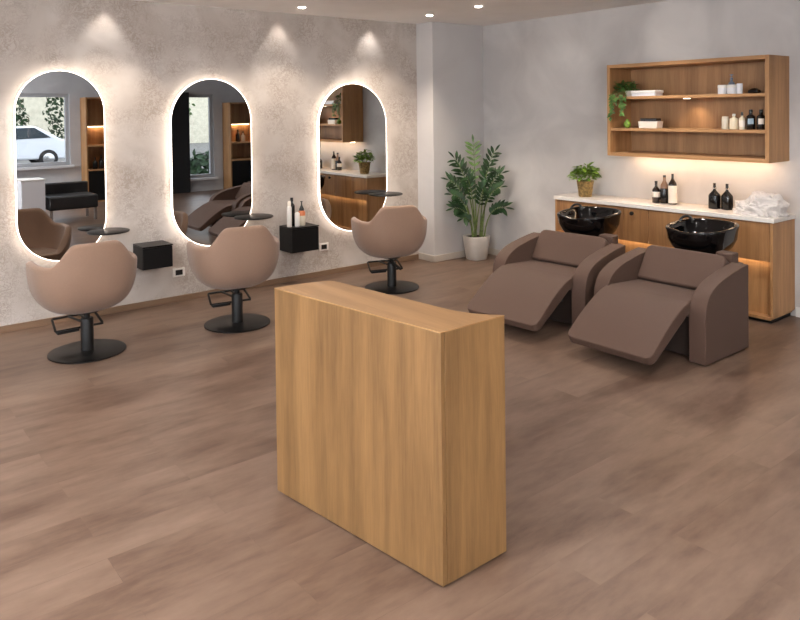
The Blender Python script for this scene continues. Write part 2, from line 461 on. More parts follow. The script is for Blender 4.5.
# round trays beside the mirrors
def tray(label, x, z, r=.165):
    t = thing('round_tray', label, 'tray shelf', (x, -.19, z), 0, 'round black trays by the mirrors')
    bm = BM(); lathe(bm, [(0, -.008), (r-.004, -.008), (r, -.005), (r, .003), (r-.004, .006), (0, .006)], 48)
    obj('tray_top', bm, 'black_satin', t, smooth=True)
    bm = BM(); tube(bm, [(.0, .03, -.018), (.0, .10, -.018), (.0, .178, -.018)], .008, 10); obj('bracket', bm, 'black_metal', t, smooth=True)
    bm = BM(); bx(bm, -.02, .02, .12, .139, -.03, -.009); obj('wall_plate', bm, 'black_metal', t, bevel=.003)
tray('round black tray floating beside the leftmost oval mirror', 1.898, .753, .170)
tray('round black tray floating beside the middle oval mirror', 3.258, .740, .187)
tray('round black tray floating beside the rightmost oval mirror', 4.865, .828, .188)

# black wall boxes
def wall_box(label, x0, x1, z0, z1, d=.25):
    t = thing('drawer_box', label, 'drawer', ((x0+x1)/2, 0, z0), 0, 'black wall drawers')
    w = (x1-x0)/2; h = z1-z0
    bm = BM(); bx(bm, -w, w, -d+.018, 0, 0, h-.012); obj('carcass', bm, 'black_box', t, bevel=.002)
    bm = BM(); bx(bm, -w-.001, w+.004, -d-.002, -.001, h-.011, h); obj('top_panel', bm, 'black_satin', t, bevel=.002)
    bm = BM(); bx(bm, -w+.002, w-.002, -d, -d+.016, .002, h-.016); obj('drawer_front', bm, 'black_box', t, bevel=.002)
wall_box('small black wall drawer, empty on top, between left and middle chairs', 2.163, 2.43, .386, .588)
wall_box('black wall drawer carrying hair product bottles, beside the middle chair', 3.64, 3.956, .338, .59)
# sockets
def socket(label, x, z):
    t = thing('wall_socket', label, 'socket', (x, 0, z), 0, 'wall sockets')
    bm = BM(); bx(bm, -.058, .058, -.012, 0, -.04, .04); obj('cover_plate', bm, 'plastic_white', t, bevel=.004)
    bm = BM(); bx(bm, -.034, .034, -.015, -.0125, -.024, .024); obj('socket_insert', bm, 'plastic_black', t, bevel=.002)
socket('white wall socket below the empty black drawer, left of the middle chair', 2.577, .271)
socket('white wall socket beside the black drawer with bottles', 4.167, .307)

# ------------------------------------------------------------------ bottles
def bottle(name, label, loc, parts, group=None, cat='bottle', rz=0, seg=20):
    """parts: (part name, material, profile)"""
    t = thing(name, label, cat, loc, rz, group)
    for pn, m, prof in parts:
        bm = BM(); lathe(bm, prof, seg); obj(pn, bm, m, t, smooth=True, angle=50)
    return t
def body_prof(r, h, rn, hn):
    """body radius r to height h, shoulder, neck radius rn up to height hn"""
    return [(0, 0), (r*.94, 0), (r, .006), (r, h), (r*.92, h+(hn-h)*.18), (rn*1.25, h+(hn-h)*.5), (rn, h+(hn-h)*.62), (rn, hn), (0, hn)]
def label_prof(r, z0, z1): return [(r*1.015, z0), (r*1.03, z0+.001), (r*1.03, z1-.001), (r*1.015, z1)]

G = 'hair products on the black drawer'
bt = .5905
bottle('spray_bottle', 'tall slim white bottle at the left on the black wall drawer', (3.672, -.15, bt),
       [('body', 'plastic_white', [(0, 0), (.024, 0), (.025, .004), (.025, .19), (.02, .205), (.013, .212), (0, .212)]),
        ('cap', 'label_white', [(0, .212), (.017, .2125), (.017, .25), (.013, .256), (0, .256)])], G)
bottle('dark_bottle', 'tall black bottle behind the white ones on the wall drawer', (3.735, -.095, bt),
       [('body', 'bottle_black', body_prof(.03, .2, .012, .255)), ('cap', 'plastic_black', [(0, .2555), (.015, .2555), (.015, .285), (0, .287)])], G)
bottle('squat_bottle', 'short white-labelled bottle in front of the black one on the drawer', (3.752, -.17, bt),
       [('body', 'plastic_white', [(0, 0), (.024, 0), (.025, .004), (.025, .13), (.018, .14), (0, .142)])], G)
bottle('pump_bottle', 'clear pump bottle with orange band and black pump on the wall drawer', (3.822, -.14, bt),
       [('body', 'bottle_clear', [(0, 0), (.036, 0), (.038, .004), (.038, .098), (.036, .1), (0, .1)]),
        ('band', 'label_orange', [(0, .1005), (.037, .1005), (.036, .135), (.028, .15), (0, .15)]),
        ('pump', 'plastic_black', [(0, .1505), (.026, .1505), (.024, .17), (.008, .205), (.006, .235), (.012, .237), (.012, .246), (0, .247)])], G)

# ------------------------------------------------------------------ styling chairs
def sstep(a, b, x):
    t = max(0, min(1, (x-a)/(b-a))); return t*t*(3-2*t)
def shell_bm():
    bm = BM(); NA = 72
    def plan(a):  # superellipse radius for angle from back (-y)
        c, s = abs(math.sin(a)), abs(math.cos(a))
        e = 2.6; A, B = .364, .338
        return 1/((c/A)**e + (s/B)**e)**(1/e)
    def top(a):
        d = abs(math.degrees(a))
        z = .832 - .150*sstep(27, 52, d)
        z += .008*sstep(60, 100, d)
        z -= .215*sstep(112, 142, d)
        return z
    def rad(z):   # outer profile factor
        z0 = .30
        pts = [(.300, .0), (.303, .30), (.315, .52), (.345, .70), (.39, .83), (.45, .92), (.55, .985), (.66, 1.0), (.82, .955)]
        for (za, ra), (zb, rb) in zip(pts[:-1], pts[1:]):
            if z <= zb: return ra + (rb-ra)*((z-za)/(zb-za))
        return pts[-1][1]
    lv = [.0, .006, .03, .08, .17, .29, .45, .62, .79, .93, 1.0]
    rings = []
    for out in (True, False):
        for k in (range(len(lv)) if out else reversed(range(len(lv)))):
            ring = []
            for i in range(NA):
                a = -PI + 2*PI*i/NA
                zt = top(a)
                z = .30 + (zt-.30)*lv[k]
                th = .055
                r = plan(a)*max(rad(z), .05)
                if not out:
                    z = max(z, .30 + .05)
                    r = max(.02, plan(a)*max(rad(max(z-.045, .302)), .05) - th)
                    if k == len(lv)-1: z = zt - .004; 
                elif k == len(lv)-1: z = zt - .012
                # lean the back rest slightly outwards
                ring.append(bm.verts.new((r*math.sin(a), -r*math.cos(a), z)))
            rings.append(ring)
            if out and k == len(lv)-1:   # rounded rim
                ring = []
                for i in range(NA):
                    a = -PI + 2*PI*i/NA; zt = top(a); r = plan(a)*rad(zt) - .027
                    ring.append(bm.verts.new((r*math.sin(a), -r*math.cos(a), zt+.008)))
                rings.append(ring)
    fs = []
    for A, B in zip(rings[:-1], rings[1:]):
        for i in range(NA):
            fs.append(bm.faces.new([A[i], A[(i+1) % NA], B[(i+1) % NA], B[i]]))
    fs.append(bm.faces.new(rings[0])); fs.append(bm.faces.new(rings[-1]))
    bmesh.ops.recalc_face_normals(bm, faces=fs)
    return bm
def cushion_bm():
    bm = BM(); 
    def shape(a): 
        c, s = abs(math.cos(a)), abs(math.sin(a)); e = 2.6
        return 1/((c)**e + (s)**e)**(1/e)
    lathe(bm, [(0, .36), (.20, .365), (.25, .38), (.262, .41), (.262, .44), (.25, .465), (.20, .48), (0, .486)], 48, shape=shape)
    return bm
def make_chair():
    t = thing('styling_chair', '', 'chair', (0, 0, 0), 0, 'taupe salon chairs')
    obj('shell', shell_bm(), 'chair_fabric', t, loc=(-.022, 0, .014), subd=1)
    obj('seat_cushion', cushion_bm(), 'chair_fabric', t, loc=(-.022, 0, 0), smooth=True)
    bm = BM(); lathe(bm, [(0, 0), (.262, 0), (.268, .003), (.268, .010), (.255, .015), (.05, .018), (0, .018)], 64); obj('base_plate', bm, 'black_satin', t, smooth=True)
    bm = BM(); lathe(bm, [(0, .0185), (.045, .0185), (.045, .245), (.04, .255), (0, .255)], 28); obj('column', bm, 'black_metal', t, smooth=True)
    bm = BM(); lathe(bm, [(0, .2555), (.022, .2555), (.022, .30), (.09, .301), (.09, .306), (0, .306)], 20); obj('piston', bm, 'black_metal', t, smooth=True)
    # foot rest: bent tube loop carried in front of the column
    bm = BM()
    loop = [(-.17, .16, .145), (.17, .16, .145), (.17, .17, .148), (.158, .29, .205), (.15, .30, .208), (-.15, .30, .208), (-.158, .29, .205), (-.17, .17, .148)]
    tube(bm, loop, .009, 8, closed=True)
    tube(bm, [(-.04, .30, .208), (-.03, .04, .225)], .009, 8); tube(bm, [(.04, .30, .208), (.03, .04, .225)], .009, 8)
    fr = obj('footrest', bm, 'black_metal', t, smooth=True)
    bm = BM(); bx(bm, -.166, -.01, .135, .185, .125, .146); obj('foot_bar', bm, 'black_metal', fr, bevel=.006)
    return t
ch1 = make_chair()
ch2 = copy_tree(ch1); ch3 = copy_tree(ch1)
for c, loc, az, lab, sc in ((ch1, (1.507, -.944, 0), 93, 'taupe salon chair on round black base, nearest and leftmost', 1.0),
                        (ch2, (2.668, -1.022, 0), 82, 'taupe salon chair standing before the middle oval mirror', 1.0),
                        (ch3, (4.381, -.905, 0), 71, 'taupe salon chair farthest back, nearest the tall plant', 1.0)):
    c.location = loc; c.rotation_euler = (0, 0, math.radians(az-90)); c['label'] = lab
bm = BM(); tube(bm, [(-.02, -.05, .262), (.0, -.10, .25), (.035, -.17, .215)], .013, 8)
obj('pump_lever', bm, 'black_metal', ch3, smooth=True)

# ------------------------------------------------------------------ reception desk
DH = .940
A, B, C = (1.743, -4.590), (1.612, -3.596), (2.080, -4.588)
back = [(2.080, -4.588), (2.040, -4.545), (2.004, -4.490), (1.982, -4.437), (1.970, -4.390), (1.958, -4.27), (1.938, -4.076), (1.915, -3.86), (1.893, -3.66), (1.853, -3.63), (1.774, -3.612), (1.69, -3.600)]
outline = [A] + back + [B]
desk = thing('reception_desk', 'pale oak block reception desk with a concave back edge, in the foreground', 'desk', (A[0], A[1], 0))
loc_o = [(x-A[0], y-A[1]) for x, y in outline]
def shrink(poly, s):
    cx = sum(p[0] for p in poly)/len(poly); cy = sum(p[1] for p in poly)/len(poly)
    return [(cx+(x-cx)*s, cy+(y-cy)*s) for x, y in poly]
b_ = (B[0]-A[0], B[1]-A[1]); c_ = (C[0]-A[0], C[1]-A[1])
def panel(p, q, th, z0, z1, side):
    d = Vector((q[0]-p[0], q[1]-p[1])).normalized(); n = Vector((-d.y, d.x))*side*th
    return [(p[0], p[1]), (q[0], q[1]), (q[0]+n.x, q[1]+n.y), (p[0]+n.x, p[1]+n.y)]
bm = BM(); prism(bm, panel((0, 0), b_, .022, 0, 0, -1), .008, DH-.001); obj('front_panel', bm, 'oak_z', desk, bevel=.0015)
pc = panel((.0215, -.0001), c_, .022, 0, 0, 1)
bm = BM(); prism(bm, pc, .008, DH-.001); obj('side_panel', bm, 'oak_z', desk, bevel=.0015)
inner = shrink(loc_o, .90)
bm = BM(); prism(bm, inner, .04, DH-.024); obj('carcass', bm, 'oak_z', desk)
bm = BM(); prism(bm, shrink(loc_o, .93), 0, .0395); obj('plinth', bm, 'black_box', desk)
top_o = [(x, y) for x, y in loc_o]
bm = BM(); prism(bm, shrink(top_o, .985), DH-.0235, DH-.0015); 
bm.free(); bm = BM(); 
bm_poly = [(.0225, .0225)] + loc_o[1:-1] + [(b_[0]+.022, b_[1]-.001)]
prism(bm, loc_o, DH-.0005, DH+.0035); obj('desk_top', bm, 'oak_x', desk)

# ------------------------------------------------------------------ shampoo chairs
def slab(p, q, th, y0, y1, bm):
    """slab whose top surface runs p->q in (x,z)"""
    d = Vector((q[0]-p[0], q[1]-p[1])).normalized(); n = Vector((d.y, -d.x))
    if n.y > 0: n = -n
    prism(bm, [p, q, (q[0]+n.x*th, q[1]+n.y*th), (p[0]+n.x*th, p[1]+n.y*th)], y0, y1, 'y')
def make_recliner():
    t = thing('shampoo_chair', '', 'shampoo chair', (0, 0, 0), 0, 'brown shampoo recliners')
    prof = [(0, .012), (0, .30), (.004, .345), (.014, .39), (.032, .435), (.065, .475), (.115, .508), (.18, .536), (.246, .555), (.386, .583), (.50, .600), (.592, .611), (.60, .606), (.60, .012)]
    for s in (-1, 1):
        y0, y1 = (-.45, -.33) if s < 0 else (.33, .45)
        bm = BM(); prism(bm, prof, y0, y1, 'y'); obj('arm', bm, 'recl_fabric', t, bevel=.012, seg=3)
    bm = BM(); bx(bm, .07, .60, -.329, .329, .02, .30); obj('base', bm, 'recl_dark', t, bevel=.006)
    bm = BM()
    pr = [(-.02, .325), (-.035, .365), (-.02, .405), (.04, .422), (.36, .405), (.45, .40), (.45, .302), (.05, .302)]
    prism(bm, pr, -.327, .327, 'y'); obj('seat', bm, 'recl_fabric', t, bevel=.014)
    # leg rest, hinged at the seat front, tilted down
    bm = BM()
    p, q = Vector((.0, .417)), Vector((-.482, .132))
    d = (q-p).normalized(); n = Vector((d.y, -d.x)); n = -n if n.y < 0 else n
    th = .062; rows = []
    NS = 14; NY = 10
    for side in (0, 1):
        g = []
        for i in range(NS+1):
            s = 1 - (1 - i/NS)**1.6; row = []
            for j in range(NY+1):
                cr = .045; L_ = (q-p).length; u = (1-s)*L_
                hw = .335*(1 + .012*s) - (cr - math.sqrt(max(0, cr*cr - (cr-u)**2)) if u < cr else 0)
                yy = -hw + 2*hw*j/NY
                e = min(s, 1-s)*NS; ey = min(j, NY-j)
                bulge = .030*math.sin(PI*s**.75) + .010*math.sin(PI*s)*math.sin(PI*j/NY)
                c = p + (q-p)*s + n*(bulge if side == 0 else -th)
                row.append(bm.verts.new((c.x, yy, c.y)))
            g.append(row)
        rows.append(g)
    T, U = rows; fs = []
    for g in (T, U):
        for i in range(NS):
            for j in range(NY): fs.append(bm.faces.new([g[i][j], g[i+1][j], g[i+1][j+1], g[i][j+1]]))
    for i in range(NS):
        for j in (0, NY): fs.append(bm.faces.new([T[i][j], T[i+1][j], U[i+1][j], U[i][j]]))
    for j in range(NY):
        for i in (0, NS): fs.append(bm.faces.new([T[i][j], T[i][j+1], U[i][j+1], U[i][j]]))
    bmesh.ops.recalc_face_normals(bm, faces=fs)
    obj('leg_rest', bm, 'recl_fabric', t, bevel=.018, seg=4)
    for yy in (-.2, .2):
        bm = BM(); tube(bm, [(.07, yy, .2), (-.16, yy, .24)], .012, 8); obj('hinge_arm', bm, 'black_metal', t, smooth=True)
    bm = BM(); lo, hi = Vector((.372, .424)), Vector((.530, .668)); up_ = (hi-lo); H_ = up_.length; up_.normalize(); nn = Vector((up_.y, -up_.x))
    rc = .055; out_ = [(-.325, 0), (.325, 0)]
    for k in range(7): a_ = PI/2*k/6; out_.append((.325-rc+rc*math.cos(a_), H_-rc+rc*math.sin(a_)))
    for k in range(7): a_ = PI/2+PI/2*k/6; out_.append((-.325+rc+rc*math.cos(a_), H_-rc+rc*math.sin(a_)))
    fr_ = []; bk_ = []
    for (yy, hh) in out_:
        c_ = lo + up_*hh; fr_.append(bm.verts.new((c_.x, yy, c_.y))); c_ = c_ + nn*.10; bk_.append(bm.verts.new((min(c_.x, .60), yy, c_.y)))
    bm.faces.new(fr_); bm.faces.new(bk_); n_ = len(fr_)
    for k in range(n_): bm.faces.new([fr_[k], fr_[(k+1) % n_], bk_[(k+1) % n_], bk_[k]])
    bmesh.ops.recalc_face_normals(bm, faces=bm.faces)
    obj('backrest', bm, 'recl_fabric', t, bevel=.018, seg=4)
    bm = BM(); bx(bm, .602, .78, -.33, .33, .02, .58); bx(bm, .78, 1.0, -.16, .16, .02, .56); obj('basin_pedestal', bm, 'recl_fabric', t, bevel=.012)
    bm = BM(); bx(bm, .602, .70, -.33, -.20, .5805, .668); obj('side_bolster', bm, 'recl_fabric', t, bevel=.012)
    # basin: rounded-square bowl with a thick rim and a dip for the neck
    def sq(a):
        c, s = abs(math.cos(a)), abs(math.sin(a)); e = 3.1
        return 1/(c**e + s**e)**(1/e)
    cx, cy = .84, .035
    bm = BM(); seg = 64
    prof = [(.0, .581), (.135, .583), (.165, .592), (.205, .65), (.232, .71), (.238, .765), (.245, .797), (.245, .808), (.237, .815), (.224, .813), (.217, .800), (.206, .765), (.18, .69), (.115, .648), (.05, .636), (0, .634)]
    rings = []
    for r, z in prof:
        if r == 0: rings.append([bm.verts.new((cx, cy, z))]); continue
        ring = []
        for i in range(seg):
            a = 2*PI*i/seg; k = sq(a)
            k = 1 + (k-1)*max(0, min(1, (r-.08)/.12))
            X, Y = r*k*math.cos(a), r*k*math.sin(a)
            dz = 0
            if z > .70:
                w = (z-.70)/.12
                dz = -.020*w*math.exp(-((Y)/.085)**2)*(1 if X < 0 else 0)*min(1, -X/.1 if X < 0 else 0)   # neck dip
                dz += .018*w*(X/.23)                                                                     # rises to the rear
            ring.append(bm.verts.new((cx+X, cy+Y, z+dz)))
        rings.append(ring)
    fs = []
    for P_, Q_ in zip(rings[:-1], rings[1:]):
        for i in range(seg):
            j = (i+1) % seg
            if len(P_) == 1: fs.append(bm.faces.new([P_[0], Q_[j], Q_[i]]))
            elif len(Q_) == 1: fs.append(bm.faces.new([P_[i], P_[j], Q_[0]]))
            else: fs.append(bm.faces.new([P_[i], P_[j], Q_[j], Q_[i]]))
    bmesh.ops.recalc_face_normals(bm, faces=fs)
    basin = obj('basin', bm, 'black_ceramic', t, smooth=True, angle=60)
    bm = BM()
    pts = []
    for i in range(13):
        a = PI*i/12; pts.append((cx + .07 + .02*math.sin(a), cy + .175 + .055*math.cos(a), .812 + .045*math.sin(a)))
    tube(bm, pts, .011, 10); obj('faucet', bm, 'plastic_black', basin, smooth=True)
    bm = BM(); lathe(bm, [(0, .6365), (.022, .638), (.022, .644), (0, .645)], 20, cx, cy); obj('drain', bm, 'steel', basin, smooth=True)
    return t
re1 = make_recliner(); re2 = copy_tree(re1)
re1.location = (4.605, -3.585, 0); re1['label'] = 'dark brown shampoo recliner with black basin, nearer one at the right'
re2.scale = (1, 1.04, 1); re2.location = (4.575, -2.588, 0); re2.rotation_euler = (0, 0, math.radians(4)); re2['label'] = 'dark brown shampoo recliner with black basin, farther one beside the tall plant'

# ------------------------------------------------------------------ counter
CX0, CX1, CY0, CY1, CT = 5.908, 6.300, -3.890, -1.697, .852
cab = thing('base_cabinet', 'long oak base cabinet against the grey wall behind the shampoo chairs', 'cabinet', (CX1, CY0, 0))
def cl(name, m, x0, x1, y0, y1, z0, z1, parent=cab, bevel=.0015):
    bm = BM(); bx(bm, x0-CX1, x1-CX1, y0-CY0, y1-CY0, z0, z1); return obj(name, bm, m, parent, bevel=bevel)
cl('side_panel', 'cab_z', CX0, CX1, CY0, CY0+.022, .055, .814)
cl('side_panel', 'cab_z', CX0, CX1, CY1-.022, CY1, .055, .814)
cl('lower_panel', 'cab_z', CX0+.075, CX0+.095, CY0+.023, CY1-.023, .055, .60)
cl('bottom_panel', 'cab_z', CX0+.002, CX1, CY0+.023, CY1-.023, .030, .0545)
cl('plinth', 'black_box', CX0+.04, CX1-.01, CY0+.03, CY1-.02, 0, .0295)
cl('back_panel', 'cab_z', CX1-.02, CX1-.001, CY0+.023, CY1-.023, .055, .81)
ys = [CY0+.024, -3.14, -2.78, -2.518, -2.10, CY1-.024]
for i, (a, b) in enumerate(zip(ys[:-1], ys[1:])):
    d = cl('drawer_front', 'cab_front', CX0-.001, CX0+.02, a+.003, b-.003, .500, .808)
    if i == 2:
        yk = -2.616
        bm = BM(); lathe(bm, [(0, 0), (.010, 0), (.010, .014), (.019, .016), (.019, .028), (.012, .032), (0, .032)], 20)
        bmesh.ops.rotate(bm, verts=bm.verts, cent=(0, 0, 0), matrix=Matrix.Rotation(-PI/2, 3, 'Y'))
        bmesh.ops.translate(bm, verts=bm.verts, vec=(CX0-.0012-CX1, yk-CY0, .765))
        obj('knob', bm, 'black_metal', d, smooth=True)
cl('light_strip', 'led_soft', CX0+.026, CX0+.044, CY0+.05, CY1-.05, .512, .520, bevel=0)
bm = BM(); bx(bm, CX0-.012, CX1, CY0-.012, CY1+.01, .8155, CT); 
wt = tag(obj('worktop', bm, 'stone', None, bevel=.003), 'white stone worktop lying on the long oak base cabinet', 'worktop')

# wall shelf
SX, SY0, SY1, SZ0, SZ1 = 5.937, -3.848, -2.318, 1.290, 2.160
sh = thing('wall_shelf', 'open oak wall shelf with two boards hung on the grey wall', 'shelf', (XS, SY0, SZ0))
def sl(name, m, x0, x1, y0, y1, z0, z1, bevel=.0015):
    bm = BM(); bx(bm, x0-XS, x1-XS, y0-SY0, y1-SY0, z0-SZ0, z1-SZ0); return obj(name, bm, m, sh, bevel=bevel)
T_ = .032
sl('side_panel', 'cab_z', SX, XS-.001, SY0, SY0+T_, SZ0, SZ1); sl('side_panel', 'cab_z', SX, XS-.001, SY1-T_, SY1, SZ0, SZ1)
sl('top_panel', 'cab_y', SX, XS-.001, SY0+T_, SY1-T_, SZ1-T_, SZ1); sl('bottom_panel', 'cab_y', SX, XS-.001, SY0+T_, SY1-T_, SZ0, SZ0+T_)
sl('back_panel', 'case_back', XS-.016, XS-.001, SY0+T_, SY1-T_, SZ0+T_, SZ1-T_)
for z in (1.529, 1.828): sl('shelf_board', 'cab_y', SX+.012, XS-.017, SY0+T_, SY1-T_, z, z+.026)
bm = BM(); lathe(bm, [(0, 0), (.03, 0), (.03, .006), (0, .006)], 28, 6.10-XS, -3.05-SY0); 
puck = obj('puck_light', bm, 'puck', sh, smooth=True); puck.location = (0, 0, 1.8215-SZ0)
sl('light_strip', 'led_strip', 6.17, 6.19, SY0+.10, SY1-.06, SZ0-.009, SZ0-.001, bevel=0)

# ------------------------------------------------------------------ things on the worktop
G = 'bottles on the white worktop'
zc = CT + .0005
bottle('amber_bottle', 'short dark bottle with white label, leftmost of three on the worktop', (6.135, -2.716, zc),
       [('body', 'bottle_brown', body_prof(.036, .115, .012, .185)), ('label', 'label_white', label_prof(.036, .055, .105)),
        ('cap', 'plastic_black', [(0, .1855), (.014, .1855), (.014, .205), (0, .206)])], G)
bottle('dressing_bottle', 'dark-filled bottle with pinkish amber neck, middle of three on worktop', (6.155, -2.79, zc),
       [('body', 'bottle_black', [(0, 0), (.036, 0), (.038, .006), (.038, .135), (.036, .14), (0, .14)]),
        ('neck', 'bottle_amber', [(0, .1405), (.036, .1405), (.034, .17), (.018, .20), (.013, .215), (.013, .242), (0, .242)]),
        ('cap', 'plastic_black', [(0, .2425), (.014, .2425), (.014, .262), (0, .263)])], G)
bottle('wine_bottle', 'tall dark bottle with long white label, rightmost of three on worktop', (6.145, -2.879, zc),
       [('body', 'bottle_brown', body_prof(.037, .175, .011, .282)), ('label', 'label_white', label_prof(.037, .012, .172))], G)
def flask(label, x, y, w):
    t = thing('square_flask', label, 'bottle', (x, y, zc), math.radians(75), G)
    bm = BM()
    def sqs(a):
        c, s = abs(math.cos(a)), abs(math.sin(a)); e = 5
        return 1/(c**e + s**e)**(1/e)
    rings = [(0, 0, 1), (w*.95, 0, 1), (w, .006, 1), (w, .112, 1), (w*.9, .126, 1), (w*.3, .160, 1), (.011, .170, 0), (.010, .19, 0), (0, .19, 0)]
    vs = []
    for r, z, k in rings:
        if r == 0: vs.append([bm.verts.new((0, 0, z))]); continue
        vs.append([bm.verts.new((r*(1+(sqs(2*PI*i/32)-1)*k)*math.cos(2*PI*i/32), .8*r*(1+(sqs(2*PI*i/32)-1)*k)*math.sin(2*PI*i/32) if k == 1 else r*(1+(sqs(2*PI*i/32)-1)*k)*math.sin(2*PI*i/32), z)) for i in range(32)])
    for P_, Q_ in zip(vs[:-1], vs[1:]):
        for i in range(32):
            j = (i+1) % 32
            if len(P_) == 1: bm.faces.new([P_[0], Q_[j], Q_[i]])
            elif len(Q_) == 1: bm.faces.new([P_[i], P_[j], Q_[0]])
            else: bm.faces.new([P_[i], P_[j], Q_[j], Q_[i]])
    bmesh.ops.recalc_face_normals(bm, faces=bm.faces)
    obj('body', bm, 'bottle_black', t, smooth=True)
    bm = BM(); lathe(bm, [(0, .1905), (.013, .1905), (.011, .21), (.013, .224), (0, .226)], 16); obj('stopper', bm, 'bottle_brown', t, smooth=True)
    bm = BM(); tube(bm, [(.017*math.cos(a*PI/8), .017*math.sin(a*PI/8), .181) for a in range(16)], .004, 6, closed=True); obj('neck_ring', bm, 'steel', t, smooth=True)
flask('square black flask with stopper, left of the pair on the worktop', 6.135, -3.287, .045)
flask('square black flask with stopper, right of the pair beside the towels', 6.150, -3.392, .043)

# crumpled towels
def towel_heap():
    bm = BM(); NA, NR = 220, 70
    rings = []
    def ridge(q, f):
        n = noise.noise(q*f); return 1 - min(1, abs(n)*2.4)
    for k in range(1, NR+1):
        s = k/NR; ring = []
        for i in range(NA):
            a = 2*PI*i/NA; ca, sa = math.cos(a), math.sin(a)
            R = 1 + .14*noise.noise(Vector((ca*1.4, sa*1.4, 3.1)))
            ph = s*PI/2
            rr = .20*R*math.sin(ph)**.8
            h = .150*math.cos(ph)**.9*(1 + .22*noise.noise(Vector((ca*s*2, sa*s*2, 8))) - .18*sa*s)
            p = Vector((.62*rr*ca, rr*sa, max(h, 0)))
            q = Vector((p.x*1.1, p.y*.8, p.z*1.7)) + Vector((.05*noise.noise(p*9), .05*noise.noise(p*9+Vector((5, 0, 0))), .06*noise.noise(p*7+Vector((0, 9, 0)))))
            amt = .034*ridge(q, 7) + .022*ridge(q+Vector((3, 1, 2)), 15) + .010*ridge(q+Vector((1, 7, 2)), 30) + .018*noise.noise(q*7)
            rad = Vector((ca*math.sin(ph), sa*math.sin(ph), math.cos(ph) + .15)).normalized()
            p += rad*(amt - .022)
            if s > .985: p.z = 0
            p.z = max(p.z, 0); p.x = max(-.16, min(.16, p.x))
            ring.append(p)
        rings.append(ring)
    top = bm.verts.new(sum((p for p in rings[0]), Vector())/NA)
    vs = [[bm.verts.new(p) for p in r] for r in rings]
    for i in range(NA): bm.faces.new([top, vs[0][i], vs[0][(i+1) % NA]])
    for P_, Q_ in zip(vs[:-1], vs[1:]):
        for i in range(NA):
            j = (i+1) % NA; bm.faces.new([P_[i], Q_[i], Q_[j], P_[j]])
    bm.faces.new(vs[-1])
    bmesh.ops.recalc_face_normals(bm, faces=bm.faces)
    return bm
tag(obj('crumpled_towel', towel_heap(), 'towel', None, (6.10, -3.70, CT+.001), smooth=True, angle=75), 'heap of crumpled white towel on the right end of the worktop', 'towel')

# small plant in gold pot
gp = thing('potted_herb', 'small bushy green plant in a mottled gold pot on the worktop', 'plant', (6.06, -1.962, CT+.0005))
bm = BM(); lathe(bm, [(0, 0), (.060, 0), (.064, .004), (.086, .155), (.089, .162), (.082, .162), (.078, .15), (0, .148)], 32); obj('pot', bm, 'gold', gp, smooth=True, angle=50)
bm = BM(); random.seed(3)
for i in range(230):
    a = random.uniform(0, 2*PI); e = random.uniform(.0, 1.0); r = .150*math.sqrt(random.uniform(.05, 1))
    z = .155 + .155*(1-(r/.19)**2)*random.uniform(.35, 1.1)
    p = Vector((r*.75*math.cos(a), r*.75*math.sin(a), z)); d = Vector((math.cos(a+random.uniform(-.7, .7)), math.sin(a+random.uniform(-.7, .7)), random.uniform(-.25, .8)))
    leaf(bm, p, d, (random.uniform(-.4, .4), random.uniform(-.4, .4), 1), random.uniform(.05, .085), random.uniform(.024, .036), .25)
obj('foliage', bm, 'leaf_bright', gp, smooth=True)
bm = BM()
for i in range(14):
    a = 2*PI*i/14; tube(bm, [(.02*math.cos(a), .02*math.sin(a), .145), (.05*math.cos(a), .05*math.sin(a), .21), (.09*math.cos(a), .09*math.sin(a), .25)], .003, 5)
obj('stems', bm, 'stem', gp, smooth=True)

# ------------------------------------------------------------------ tall plant in the corner
PX, PY = 5.99, -.475
PX, PY = 5.985, -.462
tp = thing('potted_palm', 'tall leafy green plant in a white tapered pot in the corner', 'plant', (PX, PY, 0))
tp.scale = (.92, .92, .92)
def rsq(a):
    a += math.radians(12); c, s = abs(math.cos(a)), abs(math.sin(a)); e = 3.4
    return 1/(c**e + s**e)**(1/e)
bm = BM(); lathe(bm, [(0, 0), (.112, 0), (.118, .006), (.152, .27), (.155, .295), (.153, .300), (.143, .300), (.140, .27), (0, .268)], 64, shape=rsq); obj('pot', bm, 'pot_white', tp, smooth=True, angle=55)
bm = BM(); lathe(bm, [(0, .2685), (.128, .2685), (.12, .282), (0, .288)], 32, shape=rsq); obj('soil', bm, 'soil', tp, smooth=True)
lat = Vector((.714, -.70, 0)); dep = Vector((-.70, -.714, 0))    # sideways and towards the room
def P3(u, z, d=0): return lat*u + dep*d + Vector((0, 0, z))
def bez(a, b, c, t): return a*(1-t)**2 + b*2*t*(1-t) + c*t*t
random.seed(11)
fronds = [  # sideways/height of foot, sideways/height/depth of the tip
    (.00, .90, -.03, 1.50, .06, 'leaf_mid'), (.02, .80, .27, 1.40, .16, 'leaf_dark'), (-.02, .75, -.29, 1.32, .22, 'leaf_dark'),
    (.03, .72, .35, 1.13, .26, 'leaf_dark'), (.03, .62, .33, .97, .36, 'leaf_dark'), (.05, .45, .40, .70, .20, 'leaf_dark'),
    (-.03, .64, -.37, 1.05, .26, 'leaf_dark'), (-.03, .56, -.33, .88, .34, 'leaf_dark'), (-.03, .50, -.31, .70, .28, 'leaf_dark'),
    (-.02, .44, -.18, .57, .24, 'leaf_dark'), (.0, .62, -.12, 1.12, .36, 'leaf_dark'), (-.02, .68, -.22, 1.20, .16, 'leaf_dark'), (.02, .70, .20, 1.22, .24, 'leaf_dark'), (.01, .58, .12, 1.0, .38, 'leaf_dark')]
st = BM(); fo = {'leaf_dark': BM(), 'leaf_mid': BM()}
